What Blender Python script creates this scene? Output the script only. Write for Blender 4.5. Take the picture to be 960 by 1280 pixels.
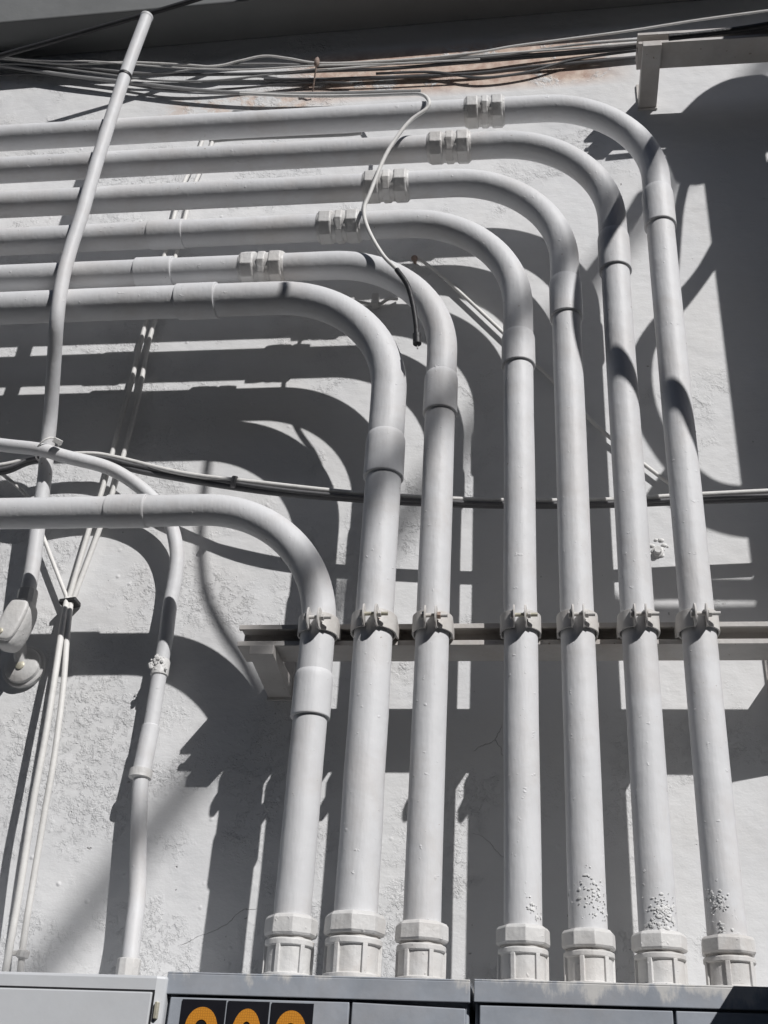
import bpy, bmesh, math, random
from mathutils import Vector, Matrix
from math import sin, cos, pi, radians
random.seed(7)
for o in list(bpy.data.objects): bpy.data.objects.remove(o)
scene = bpy.context.scene
C = scene.collection

# ------------------------------------------------------------ camera
CAM_D = 1.969
YAW, PITCH, ROLL, FPX, CX = radians(-6.98), radians(29.92), radians(2.51), 1400.0, 524.0
fw = Vector((sin(YAW)*cos(PITCH), cos(YAW)*cos(PITCH), sin(PITCH)))
r0 = Vector((cos(YAW), -sin(YAW), 0)); u0 = r0.cross(fw)
rt = r0*cos(ROLL) + u0*sin(ROLL); up = -r0*sin(ROLL) + u0*cos(ROLL)
cam_d = bpy.data.cameras.new('camera'); cam = bpy.data.objects.new('camera', cam_d); C.objects.link(cam)
M = Matrix((rt, up, -fw)).transposed().to_4x4(); M.translation = Vector((0, -CAM_D, 0))
cam.matrix_world = M
cam_d.sensor_fit = 'VERTICAL'; cam_d.sensor_height = 24; cam_d.sensor_width = 18
cam_d.lens = FPX/1280*24; cam_d.shift_x = -(CX-480)/1280
cam_d.clip_start = .02; cam_d.clip_end = 500
scene.camera = cam

# ------------------------------------------------------------ light
SUN = Vector((.8084, -1, 1.1005)).normalized()          # direction towards the sun
w = bpy.data.worlds.new('World'); scene.world = w; w.use_nodes = True
nt = w.node_tree; bg = nt.nodes['Background']
sky = nt.nodes.new('ShaderNodeTexSky'); sky.sky_type = 'NISHITA'; sky.sun_disc = False
sky.sun_elevation = math.asin(SUN.z); sky.sun_rotation = math.atan2(SUN.x, SUN.y)
nt.links.new(sky.outputs[0], bg.inputs[0]); bg.inputs[1].default_value = .05
sd = bpy.data.lights.new('sun', 'SUN'); sd.energy = 5.0; sd.angle = radians(.53); sd.color = (1, .982, .968)
so = bpy.data.objects.new('sun', sd); C.objects.link(so); so.rotation_euler = SUN.to_track_quat('Z', 'Y').to_euler()
so.location = SUN*20
scene.view_settings.view_transform = 'Standard'; scene.view_settings.look = 'None'
scene.view_settings.gamma = 1; scene.view_settings.exposure = -.22

# ------------------------------------------------------------ helpers
def at(px, py, d):
    """point of the plane d metres in front of the wall seen at a photograph pixel (survey of the photo)"""
    v = rt*((px-CX)/FPX) + up*((640-py)/FPX) + fw
    t = (CAM_D-d)/v.y
    return Vector((v.x*t, -d, v.z*t))
def above(px, py, d):
    """a body d metres off the wall whose sun shadow falls on the wall at that pixel"""
    P = at(px, py, 0); return Vector((P.x+.8084*d, -d, P.z+1.1005*d))
def catmull(P, n=8):
    P = [Vector(p) for p in P]
    if len(P) < 3: return P
    Q = [P[0]*2-P[1]] + P + [P[-1]*2-P[-2]]; out = []
    for i in range(1, len(Q)-2):
        a, b, c, d = Q[i-1:i+3]
        for k in range(n):
            t = k/n
            out.append(.5*((2*b)+(c-a)*t+(2*a-5*b+4*c-d)*t*t+(3*b-a-3*c+d)*t**3))
    out.append(P[-1]); return out
def sweep(bm, path, r, n=32, cap=True, flat=None):
    """tube along a path; r a number or a list"""
    path = [Vector(p) for p in path]
    R = r if isinstance(r, (list, tuple)) else [r]*len(path)
    t0 = (path[1]-path[0]).normalized()
    a = Vector((0, -1, 0)) if abs(t0.y) < .9 else Vector((1, 0, 0))
    u = (a - t0*a.dot(t0)).normalized(); rings = []
    for i, p in enumerate(path):
        if i == 0: t = t0
        elif i == len(path)-1: t = (path[-1]-path[-2]).normalized()
        else:
            t = (path[i+1]-path[i-1])
            t = t.normalized() if t.length > 1e-9 else t0
        u = (u - t*u.dot(t)).normalized(); v = t.cross(u)
        rings.append([bm.verts.new(p + (u*cos(2*pi*k/n)+v*sin(2*pi*k/n))*R[i]) for k in range(n)])
    for A, B in zip(rings, rings[1:]):
        for k in range(n): bm.faces.new((A[k], A[(k+1) % n], B[(k+1) % n], B[k]))
    if cap:
        bm.faces.new(rings[0][::-1]); bm.faces.new(rings[-1])
    return bm
def lathe(bm, o, axis, prof, n=32, phase=0.0, facet=None):
    """profile [(distance along axis, radius)] turned about the axis"""
    axis = Vector(axis).normalized(); o = Vector(o)
    a = Vector((0, -1, 0)) if abs(axis.y) < .9 else Vector((1, 0, 0))
    u = (a-axis*a.dot(axis)).normalized(); v = axis.cross(u); rings = []
    for s, r in prof:
        rings.append([bm.verts.new(o+axis*s+(u*cos(phase+2*pi*k/n)+v*sin(phase+2*pi*k/n))*r) for k in range(n)])
    for A, B in zip(rings, rings[1:]):
        for k in range(n): bm.faces.new((A[k], A[(k+1) % n], B[(k+1) % n], B[k]))
    bm.faces.new(rings[0][::-1]); bm.faces.new(rings[-1])
    return bm
def box(bm, lo, hi, mat=None):
    r = bmesh.ops.create_cube(bm, size=1)
    lo, hi = Vector(lo), Vector(hi)
    for v in r['verts']:
        v.co = Vector((lo[i]+(v.co[i]+.5)*(hi[i]-lo[i]) for i in range(3)))
        if mat: v.co = mat @ v.co
    return bm
def prism(bm, pts, off):
    """closed polygon (3D points) extruded by the vector off"""
    A = [bm.verts.new(Vector(p)) for p in pts]; B = [bm.verts.new(Vector(p)+Vector(off)) for p in pts]
    n = len(A); bm.faces.new(A[::-1]); bm.faces.new(B)
    for k in range(n): bm.faces.new((A[k], A[(k+1) % n], B[(k+1) % n], B[k]))
    return bm
def obj(name, bm, mat, parent=None, smooth=40, bevel=0, seg=2):
    bmesh.ops.recalc_face_normals(bm, faces=bm.faces)
    me = bpy.data.meshes.new(name)
    org = None
    bm.to_mesh(me); bm.free(); me.materials.append(mat)
    if smooth:
        me.polygons.foreach_set('use_smooth', [True]*len(me.polygons))
        me.set_sharp_from_angle(angle=radians(smooth))
    o = bpy.data.objects.new(name, me); C.objects.link(o)
    if parent:
        o.parent = parent
        me.transform(Matrix.Translation(-origin(parent)))
    if bevel:
        b = o.modifiers.new('bevel', 'BEVEL'); b.width = bevel; b.segments = seg; b.limit_method = 'ANGLE'; b.angle_limit = radians(35)
        b.harden_normals = False
    return o
def origin(o):
    v = Vector(o.location)
    while o.parent: o = o.parent; v += Vector(o.location)
    return v
def tag(o, label, cat, group=None, kind=None):
    o['label'] = label; o['category'] = cat
    if group: o['group'] = group
    if kind: o['kind'] = kind
    return o
def thing(name, loc, label, cat, group=None):
    o = bpy.data.objects.new(name, None); o.location = loc; o.empty_display_size = .05; C.objects.link(o)
    return tag(o, label, cat, group)
def struct(name, bm, mat, **k):
    o = obj(name, bm, mat, **k); o['kind'] = 'structure'; return o
def BM(): return bmesh.new()

# ------------------------------------------------------------ materials
def mat(name, col, rough=.5, var=.05, vscale=6, bump=.0, bscale=60, bdist=.002, spots=0, spot_col=(.12, .1, .09), metallic=0, spec=.4, dust=0, objvar=0, streak=0):
    m = bpy.data.materials.new(name); m.use_nodes = True; N = m.node_tree.nodes; L = m.node_tree.links
    b = N['Principled BSDF']; b.inputs['Roughness'].default_value = rough; b.inputs['Metallic'].default_value = metallic
    b.inputs['Specular IOR Level'].default_value = spec
    tc = N.new('ShaderNodeTexCoord')
    geo = N.new('ShaderNodeNewGeometry'); src = geo.outputs['Position']
    n1 = N.new('ShaderNodeTexNoise'); n1.inputs['Scale'].default_value = vscale; n1.inputs['Detail'].default_value = 6; n1.inputs['Roughness'].default_value = .65
    L.new(src, n1.inputs['Vector'])
    cr = N.new('ShaderNodeMapRange'); cr.inputs[1].default_value = .3; cr.inputs[2].default_value = .7
    cr.inputs[3].default_value = 1-var; cr.inputs[4].default_value = 1+var*.6; L.new(n1.outputs[0], cr.inputs[0])
    mx = N.new('ShaderNodeVectorMath'); mx.operation = 'SCALE'; mx.inputs[0].default_value = col[:3]; L.new(cr.outputs[0], mx.inputs['Scale'])
    colour = mx.outputs[0]
    if objvar:
        oi = N.new('ShaderNodeObjectInfo'); ov = N.new('ShaderNodeMapRange'); ov.inputs[3].default_value = 1-objvar; ov.inputs[4].default_value = 1+objvar*.6; L.new(oi.outputs['Random'], ov.inputs[0])
        m2 = N.new('ShaderNodeVectorMath'); m2.operation = 'SCALE'; L.new(colour, m2.inputs[0]); L.new(ov.outputs[0], m2.inputs['Scale']); colour = m2.outputs[0]
    if dust:
        dn = N.new('ShaderNodeTexNoise'); dn.inputs['Scale'].default_value = 7; dn.inputs['Detail'].default_value = 8; dn.inputs['Roughness'].default_value = .72; dn.inputs['Distortion'].default_value = .5
        L.new(src, dn.inputs['Vector']); dr = N.new('ShaderNodeMapRange'); dr.inputs[1].default_value = .46; dr.inputs[2].default_value = .72; dr.inputs[3].default_value = 0; dr.inputs[4].default_value = dust; L.new(dn.outputs[0], dr.inputs[0])
        dm = N.new('ShaderNodeMix'); dm.data_type = 'RGBA'; L.new(dr.outputs[0], dm.inputs[0]); L.new(colour, dm.inputs[6]); dm.inputs[7].default_value = (.42, .36, .31, 1); colour = dm.outputs[2]
    if spots:
        v = N.new('ShaderNodeTexNoise'); v.inputs['Scale'].default_value = 90; v.inputs['Detail'].default_value = 3; L.new(src, v.inputs['Vector'])
        mr = N.new('ShaderNodeMapRange'); mr.inputs[1].default_value = spots; mr.inputs[2].default_value = spots+.03; L.new(v.outputs[0], mr.inputs[0])
        mm = N.new('ShaderNodeMix'); mm.data_type = 'RGBA'; L.new(mr.outputs[0], mm.inputs[0]); L.new(colour, mm.inputs[6]); mm.inputs[7].default_value = (*spot_col, 1)
        colour = mm.outputs[2]
    L.new(colour, b.inputs['Base Color'])
    rr = N.new('ShaderNodeMapRange'); rr.inputs[3].default_value = rough-.08; rr.inputs[4].default_value = rough+.12; L.new(n1.outputs[0], rr.inputs[0]); L.new(rr.outputs[0], b.inputs['Roughness'])
    if bump:
        n2 = N.new('ShaderNodeTexNoise'); n2.inputs['Scale'].default_value = bscale; n2.inputs['Detail'].default_value = 5; L.new(src, n2.inputs['Vector'])
        bp = N.new('ShaderNodeBump'); bp.inputs['Strength'].default_value = bump; bp.inputs['Distance'].default_value = bdist
        hs = n2.outputs[0]
        if streak:      # brush marks and runs in thick paint
            sm = N.new('ShaderNodeMapping'); sm.inputs['Scale'].default_value = (1, 1, .16); L.new(src, sm.inputs[0])
            n3 = N.new('ShaderNodeTexNoise'); n3.inputs['Scale'].default_value = 170; n3.inputs['Detail'].default_value = 3; L.new(sm.outputs[0], n3.inputs['Vector'])
            n4 = N.new('ShaderNodeTexNoise'); n4.inputs['Scale'].default_value = 95; n4.inputs['Detail'].default_value = 2; L.new(src, n4.inputs['Vector'])
            r4 = N.new('ShaderNodeMapRange'); r4.inputs[1].default_value = .69; r4.inputs[2].default_value = .76; r4.inputs[4].default_value = .45; L.new(n4.outputs[0], r4.inputs[0])
            a3 = N.new('ShaderNodeMath'); a3.operation = 'MULTIPLY_ADD'; L.new(n3.outputs[0], a3.inputs[0]); a3.inputs[1].default_value = streak; L.new(hs, a3.inputs[2])
            a4 = N.new('ShaderNodeMath'); a4.operation = 'ADD'; L.new(a3.outputs[0], a4.inputs[0]); L.new(r4.outputs[0], a4.inputs[1]); hs = a4.outputs[0]
        L.new(hs, bp.inputs['Height']); L.new(bp.outputs[0], b.inputs['Normal'])
    return m
WP = (.63, .634, .645)
pipe_m = mat('white_pipe_paint', WP, .54, .07, 5, .4, 22, .004, .745, (.34, .3, .27), dust=.3, objvar=.05, streak=.28)
fit_m = mat('white_fitting_paint', (.62, .615, .605), .45, .07, 12, .6, 60, .003, .75, (.34, .26, .2), dust=.35, objvar=.08, streak=.3)
clamp_m = mat('white_clamp_paint', (.58, .565, .545), .4, .08, 30, .4, 90, .002, .72, (.36, .26, .2), dust=.45, objvar=.08)
strut_m = mat('painted_channel', (.52, .5, .48), .5, .12, 20, .4, 60, .003, .7, (.3, .26, .22), dust=.5)
cable_m = mat('grey_cable', (.33, .33, .33), .55, .12, 25, .3, 120, .002)
cable_l = mat('pale_painted_cable', (.68, .67, .65), .55, .1, 25, .3, 120, .002)
black_m = mat('black_rubber', (.022, .022, .024), .5, .2, 40, .5, 150, .002)
dark_m = mat('dark_grey_cable', (.13, .13, .135), .5, .15, 25, .3, 120, .002)
steel_m = mat('worn_bolt_steel', (.55, .52, .42), .4, .2, 90, .3, 200, .001, metallic=.4)
rust_m = mat('rusty_clip', (.34, .26, .22), .8, .4, 90, .6, 150, .003)
grey_m = mat('grey_meter_box_paint', (.32, .345, .385), .4, .16, 14, .3, 30, .003, .765, (.6, .6, .59), dust=.22)
white_box_m = mat('off_white_box_paint', (.55, .565, .585), .42, .06, 6, .25, 22, .003, dust=.12)
plate_m = mat('black_number_plate', (.012, .012, .016), .35, .1, 20, .1, 80, .001)
mast_m = mat('galvanised_mast', (.5, .5, .5), .45, .1, 12, .2, 40, .002, metallic=.2)
ground_m = mat('worn_asphalt', (.045, .047, .05), .85, .15, 2, .4, 30, .01)
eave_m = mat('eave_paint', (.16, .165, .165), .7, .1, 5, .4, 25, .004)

def digit_mat():
    m = bpy.data.materials.new('orange_reflective'); m.use_nodes = True; N = m.node_tree.nodes; L = m.node_tree.links
    b = N['Principled BSDF']; b.inputs['Roughness'].default_value = .35
    g = N.new('ShaderNodeNewGeometry'); v = N.new('ShaderNodeTexVoronoi'); v.feature = 'DISTANCE_TO_EDGE'; v.inputs['Scale'].default_value = 300; v.inputs['Randomness'].default_value = .35
    L.new(g.outputs['Position'], v.inputs['Vector'])
    r = N.new('ShaderNodeMapRange'); r.inputs[1].default_value = .03; r.inputs[2].default_value = .14; L.new(v.outputs[0], r.inputs[0])
    mx = N.new('ShaderNodeMix'); mx.data_type = 'RGBA'; mx.inputs[6].default_value = (.42, .16, .02, 1); mx.inputs[7].default_value = (.62, .26, .03, 1)
    L.new(r.outputs[0], mx.inputs[0]); L.new(mx.outputs[2], b.inputs['Base Color']); return m
orange_m = digit_mat()

def wall_mat():
    m = bpy.data.materials.new('painted_stucco'); m.use_nodes = True; N = m.node_tree.nodes; L = m.node_tree.links
    b = N['Principled BSDF']; b.inputs['Roughness'].default_value = .75; b.inputs['Specular IOR Level'].default_value = .25
    g = N.new('ShaderNodeNewGeometry'); P = g.outputs['Position']
    sx = N.new('ShaderNodeSeparateXYZ'); L.new(P, sx.inputs[0])
    def noise(s, d=6, r=.6, vec=None, dist=0):
        n = N.new('ShaderNodeTexNoise'); n.inputs['Scale'].default_value = s; n.inputs['Detail'].default_value = d; n.inputs['Roughness'].default_value = r
        n.inputs['Distortion'].default_value = dist
        L.new(vec or P, n.inputs['Vector']); return n.outputs[0]
    def rng(x, a, b_, c=0, d=1, smooth=False):
        r = N.new('ShaderNodeMapRange'); r.inputs[1].default_value = a; r.inputs[2].default_value = b_; r.inputs[3].default_value = c; r.inputs[4].default_value = d
        if smooth: r.interpolation_type = 'SMOOTHSTEP'
        L.new(x, r.inputs[0]); return r.outputs[0]
    def mth(op, a, b_=None):
        q = N.new('ShaderNodeMath'); q.operation = op
        for i, x in enumerate((a, b_)):
            if x is None: continue
            if isinstance(x, (int, float)): q.inputs[i].default_value = x
            else: L.new(x, q.inputs[i])
        return q.outputs[0]
    def mixc(f, a, b_):
        q = N.new('ShaderNodeMix'); q.data_type = 'RGBA'; L.new(f, q.inputs[0])
        for i, x in ((6, a), (7, b_)):
            if isinstance(x, tuple): q.inputs[i].default_value = (*x, 1)
            else: L.new(x, q.inputs[i])
        return q.outputs[2]
    base = mixc(rng(noise(3.5), .35, .68), (.63, .634, .642), (.695, .695, .693))
    base = mixc(rng(noise(1.3, 5, .7), .5, .7, 0, .5), base, (.63, .61, .585))
    # exposed pinkish plaster where the paint has come off, high on the wall
    zz = mth('ADD', sx.outputs[2], mth('MULTIPLY', sx.outputs[0], -.02))
    band = mth('MULTIPLY', rng(zz, 2.39, 2.43, 0, 1), rng(zz, 2.56, 2.6, 1, 0))
    bandx = mth('MULTIPLY', rng(sx.outputs[0], -.66, -.58, 0, 1), rng(sx.outputs[0], .14, .27, 1, 0))
    pk = mth('MULTIPLY', mth('MULTIPLY', band, bandx), rng(noise(9, 7, .7, dist=.6), .38, .45))
    base = mixc(pk, base, mixc(rng(noise(30), .4, .6), (.46, .33, .27), (.64, .53, .45)))
    band2 = mth('MULTIPLY', rng(zz, 2.36, 2.38, 0, 1), rng(zz, 2.45, 2.47, 1, 0))
    pk2 = mth('MULTIPLY', mth('MULTIPLY', band2, mth('MULTIPLY', rng(sx.outputs[0], -.5, -.6, 0, 1), rng(sx.outputs[0], -1.0, -.9, 0, 1))), rng(noise(12, 7, .7), .47, .56))
    base = mixc(pk2, base, (.6, .5, .44))
    # hairline cracks
    vec = N.new('ShaderNodeVectorMath'); vec.operation = 'ADD'
    nn = N.new('ShaderNodeTexNoise'); nn.inputs['Scale'].default_value = 8; nn.inputs['Detail'].default_value = 5; L.new(P, nn.inputs['Vector'])
    sc = N.new('ShaderNodeVectorMath'); sc.operation = 'SCALE'; sc.inputs['Scale'].default_value = .12; L.new(nn.outputs['Color'], sc.inputs[0])
    L.new(P, vec.inputs[0]); L.new(sc.outputs[0], vec.inputs[1])
    vo = N.new('ShaderNodeTexVoronoi'); vo.feature = 'DISTANCE_TO_EDGE'; vo.inputs['Scale'].default_value = 5; L.new(vec.outputs[0], vo.inputs['Vector'])
    reg = mth('MULTIPLY', mth('MULTIPLY', rng(sx.outputs[0], -.125, -.12), rng(sx.outputs[0], -.02, -.015, 1, 0)), mth('MULTIPLY', rng(sx.outputs[2], .33, .36), rng(sx.outputs[2], .68, .7, 1, 0)))
    reg2 = mth('MULTIPLY', mth('MULTIPLY', rng(sx.outputs[0], -.62, -.61), rng(sx.outputs[0], -.5, -.49, 1, 0)), mth('MULTIPLY', rng(sx.outputs[2], .2, .21), rng(sx.outputs[2], .4, .42, 1, 0)))
    crack = mth('MULTIPLY', rng(vo.outputs['Distance'], .0, .0035, 1, 0), mth('MAXIMUM', reg, reg2))
    base = mixc(mth('MULTIPLY', crack, .8), base, (.25, .24, .23))
    # small dark pits
    pit = rng(noise(60, 2, .5), .74, .77)
    base = mixc(mth('MULTIPLY', pit, .7), base, (.3, .29, .28))
    L.new(base, b.inputs['Base Color'])
    # relief: trowel waves, brush texture, peeling blisters
    mp = N.new('ShaderNodeMapping'); mp.inputs['Scale'].default_value = (1, 1, 1.7); L.new(P, mp.inputs[0])
    h = mth('MULTIPLY', noise(5, 3), 1.2)
    h = mth('ADD', h, mth('MULTIPLY', noise(24, 4, .55, mp.outputs[0]), .22))
    h = mth('ADD', h, mth('MULTIPLY', noise(110, 4, .6, mp.outputs[0]), .035))
    low = rng(mth('ADD', sx.outputs[0], mth('MULTIPLY', sx.outputs[2], .4)), -.3, .9, 1, 0)
    area = rng(mth('ADD', noise(4.0, 4, .6), mth('MULTIPLY', low, .11)), .56, .64)
    flake = rng(noise(60, 6, .72), .5, .6)
    coarse = rng(noise(26, 6, .7), .53, .58)
    h = mth('ADD', h, mth('MULTIPLY', mth('MULTIPLY', flake, area), .13))
    h = mth('ADD', h, mth('MULTIPLY', mth('MULTIPLY', coarse, area), .16))
    vb = N.new('ShaderNodeTexVoronoi'); vb.inputs['Scale'].default_value = 34; L.new(P, vb.inputs['Vector'])
    sepc = N.new('ShaderNodeSeparateColor'); L.new(vb.outputs['Color'], sepc.inputs[0])
    blis = mth('MULTIPLY', rng(vb.outputs['Distance'], .0, .2, 1, 0, True), mth('MULTIPLY', rng(sepc.outputs[0], .6, .95), mth('ADD', mth('MULTIPLY', low, .9), .15)))
    h = mth('ADD', h, mth('MULTIPLY', blis, .22))
    h = mth('ADD', h, mth('MULTIPLY', noise(260, 2, .5), .03))
    h = mth('SUBTRACT', h, mth('MULTIPLY', crack, .3))
    h = mth('SUBTRACT', h, mth('MULTIPLY', pit, .25))
    h = mth('SUBTRACT', h, mth('MULTIPLY', pk, .3))
    bp = N.new('ShaderNodeBump'); bp.inputs['Strength'].default_value = .75; bp.inputs['Distance'].default_value = .009
    L.new(h, bp.inputs['Height']); L.new(bp.outputs[0], b.inputs['Normal'])
    return m
wall_m = wall_mat()

# ------------------------------------------------------------ setting
bm = BM(); box(bm, (-30, -40, -1.62), (30, 3, -1.5)); struct('ground', bm, ground_m, smooth=0)
# the shaded house fronts on the far side of the narrow street
t = thing('facing_house', (0, -7, -1.5), 'grey house front facing the wall across the narrow street', 'building')
bm = BM(); box(bm, (-26, -12, -1.5), (26, -7, 6.6)); obj('facade', bm, mat('grey_render', (.06, .07, .095), .85, .2, 2, .3, 20, .01), t, smooth=0)
for k in range(9):
    for z0_ in (-.6, 2.2):
        bm = BM(); box(bm, (-18+k*4.4, -7.0, z0_), (-16.6+k*4.4, -6.97, z0_+1.6)); obj('window', bm, mat('window_glass', (.03, .035, .04), .1) if k+z0_ < 0 else bpy.data.materials['window_glass'], t, smooth=0)
bm = BM(); box(bm, (-4, 0, -1.5), (4, .25, 3.4)); wl = obj('building_wall', bm, wall_m, smooth=0)
tag(wl, 'white painted stucco wall with rough flaking paint behind all the conduits', 'wall')
# eave ledge over the wall
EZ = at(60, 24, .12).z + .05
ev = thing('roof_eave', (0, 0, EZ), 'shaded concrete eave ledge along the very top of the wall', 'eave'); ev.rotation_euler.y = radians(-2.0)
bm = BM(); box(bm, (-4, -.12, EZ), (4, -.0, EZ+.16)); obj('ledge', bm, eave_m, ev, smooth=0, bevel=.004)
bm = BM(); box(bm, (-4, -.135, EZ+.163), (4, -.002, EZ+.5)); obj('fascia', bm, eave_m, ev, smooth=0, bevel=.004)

# ------------------------------------------------------------ big conduits with elbows
D = .196; RB = .241; R2 = .0302
XV = [None, -.387, -.287, -.185, -.033, .064, .167, .266]
ZH = [None, 1.043, 1.550, 1.639, 1.750, 1.866, 1.979, 2.090]
DD = [None, .192, .2005] + [D]*5
RR = [None, R2, .0348, R2, R2, R2, R2, R2]
labels = [None,
 'white conduit with the lowest elbow and run, the leftmost of the seven risers',
 'thickest white conduit, second riser from the left, lowest of the six stacked runs',
 'white conduit whose elbow passes just outside the thickest one, third riser from the left',
 'white conduit in the middle, fourth riser from the left, fourth run from the top',
 'white conduit whose union is crossed by the hanging grey cord, fifth riser from the left',
 'white conduit, second run from the top, second riser from the right',
 'white conduit with the topmost run and the widest elbow, rightmost riser']
BOXZ = .2165
def yz(i, py):            # height on riser i seen at photo row py
    x0 = XV[i]; lo, hi = -.2, 3.
    px = 600
    for _ in range(3):
        z = None
        # find px where X matches
        a, b = 0, 960
        for _k in range(40):
            mth_ = (a+b)/2
            if at(mth_, py, DD[i]).x < x0: a = mth_
            else: b = mth_
        px = a
    return at(px, py, DD[i]).z
def hx(i, px):            # x on run i seen at photo column px
    a, b = -200, 1200
    for _k in range(40):
        m_ = (a+b)/2
        if at(px, m_, DD[i]).z > ZH[i]: a = m_
        else: b = m_
    return at(px, a, DD[i]).x
bell = {1: (842, 898), 2: (546, 598), 3: (470, 518), 4: (420, 459), 5: (352, 398), 6: (295, 340), 7: (240, 284)}
nut_top = {1: 1144, 2: 1141, 3: 1152, 4: 1157, 5: 1162, 6: 1165, 7: 1170}
unions = {3: (303, 355), 4: (400, 450), 5: (457, 510), 6: (537, 587), 7: (583, 629)}
sleeves = {1: (136, 185), 2: (223, 272), 3: (172, 218), 4: (188, 231)}
conduits = []
def union(x0, x1, y, z, r, par):
    L = x1-x0; un = None
    segs = [(0, .34), (.40, .62), (.68, 1)]
    bm = BM(); lathe(bm, (x0-.004, y, z), (1, 0, 0), [(0, r*1.02), (.003, r*1.10), (L+.005, r*1.10), (L+.008, r*1.02)], 32)
    un = obj('union_body', bm, fit_m, par)
    for k, (a, b) in enumerate(segs):
        bm = BM(); rr = r*(1.28 if k != 1 else 1.23); A, B = a*L, b*L; c = .0035
        lathe(bm, (x0, y, z), (1, 0, 0), [(A, rr-c), (A+c, rr), (B-c, rr), (B, rr-c)], 8, pi/8*(1 if k == 0 else .4*k))
        obj('union_nut', bm, fit_m, un, smooth=20, bevel=.0016)
def connector(x, y, ztop, z0, r, par, ph):
    """threaded hub on the box top: ribbed base, ring and eight sided nut"""
    H = ztop-z0; k = r/R2
    bm = BM(); lathe(bm, (x, y, z0), (0, 0, 1), [(0, .0385*k), (H*.13, .0385*k), (H*.14, .034*k), (H*.56, .034*k), (H*.57, .0325*k), (H*.62, .0325*k)], 40)
    for q in range(6):
        a = ph + q*pi/3; m = Matrix.Translation((x, y, z0)) @ Matrix.Rotation(a, 4, 'Z')
        box(bm, (.030*k, -.0035*k, .001), (.0378*k, .0035*k, H*.55), m)
    hub = obj('connector', bm, fit_m, par, smooth=30, bevel=.0009)
    bm = BM(); lathe(bm, (x, y, z0), (0, 0, 1), [(H*.53, .034*k), (H*.545, .0375*k), (H*.63, .0375*k), (H*.65, .034*k)], 40)
    obj('collar', bm, fit_m, hub, bevel=.001)
    bm = BM(); lathe(bm, (x, y, z0), (0, 0, 1), [(H*.685, .034*k), (H*.69, .0388*k), (H*.73, .041*k), (H*.95, .0405*k), (H*1.0, .037*k), (H*1.02, .031*k)], 8, ph)
    obj('lock_nut', bm, fit_m, hub, smooth=12, bevel=.0009)
    bm = BM(); lathe(bm, (x, y, z0), (0, 0, 1), [(H*.6, .033*k), (H*.75, .033*k)], 32); obj('thread', bm, clamp_m, hub)
for i in range(1, 8):
    x, z, y, r = XV[i], ZH[i], -DD[i], RR[i]
    t = thing('bent_conduit', (x, y, BOXZ), labels[i], 'conduit', 'bent conduits rising from the meter boxes')
    conduits.append(t)
    rb = RB + (.01 if i == 2 else 0)
    zb = yz(i, bell[i][1]); za = yz(i, bell[i][0])
    # elbow with its horizontal run
    path = [Vector((-2.4, y, z))] + [Vector((a_, y, z+random.uniform(-.0012, .0012))) for a_ in [-2.0, -1.6, -1.2, -.9][:5 if x > -.3 else 4]]
    path = [p for p in path if p.x < x-rb-.05]
    for k in range(25):
        a = k/24*pi/2
        path.append(Vector((x-rb+rb*sin(a), y, z-rb+rb*cos(a))))
    path.append(Vector((x, y, min(zb+.002, z-rb-.01))))
    bm = BM(); sweep(bm, path, r, 40); obj('elbow_pipe', bm, pipe_m, t)
    # bell of the elbow over the riser
    bm = BM(); L = za-zb
    lathe(bm, (x, y, zb), (0, 0, 1), [(0.0, r-.002), (-.0005, r+.0005), (0, r+.0026), (.0008, r+.0032), (.003, r+.0032), (L*.4, r+.0031), (L*.8, r+.003), (L*.9, r+.0028), (L*.95, r+.002), (L*1.0, r+.0006), (L*1.05, r-.0012)], 40)
    obj('bell_coupling', bm, pipe_m, t)
    # riser
    bm = BM(); n = 9; zz = [BOXZ+.04+(zb+.01-BOXZ-.04)*k/n for k in range(n+1)]
    sweep(bm, [Vector((x+random.uniform(-.0006, .0006)*(0 < k < n), y, q)) for k, q in enumerate(zz)], r-.0012, 40); obj('riser_pipe', bm, pipe_m, t)
    connector(x, y, yz(i, nut_top[i]+3), BOXZ, r, t, [0, .25, .05, .0, .12, .2, .0, .3][i])
    if i in unions: union(hx(i, unions[i][0]), hx(i, unions[i][1]), y, z, r, t)
    if i in sleeves:
        a, b = hx(i, sleeves[i][0]), hx(i, sleeves[i][1]); L = b-a; e = .0022 if i in (1, 4) else .0038
        bm = BM(); lathe(bm, (a, y, z), (1, 0, 0), [(0, r-.001), (.0003, r+e-.0004), (.0014, r+e), (.004, r+e), (L*.5, r+e), (L-.004, r+e+.0002), (L-.0012, r+e+.0002), (L-.0003, r+e-.0004), (L, r-.001)], 40)
        obj('sleeve_coupling', bm, pipe_m, t)
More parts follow.
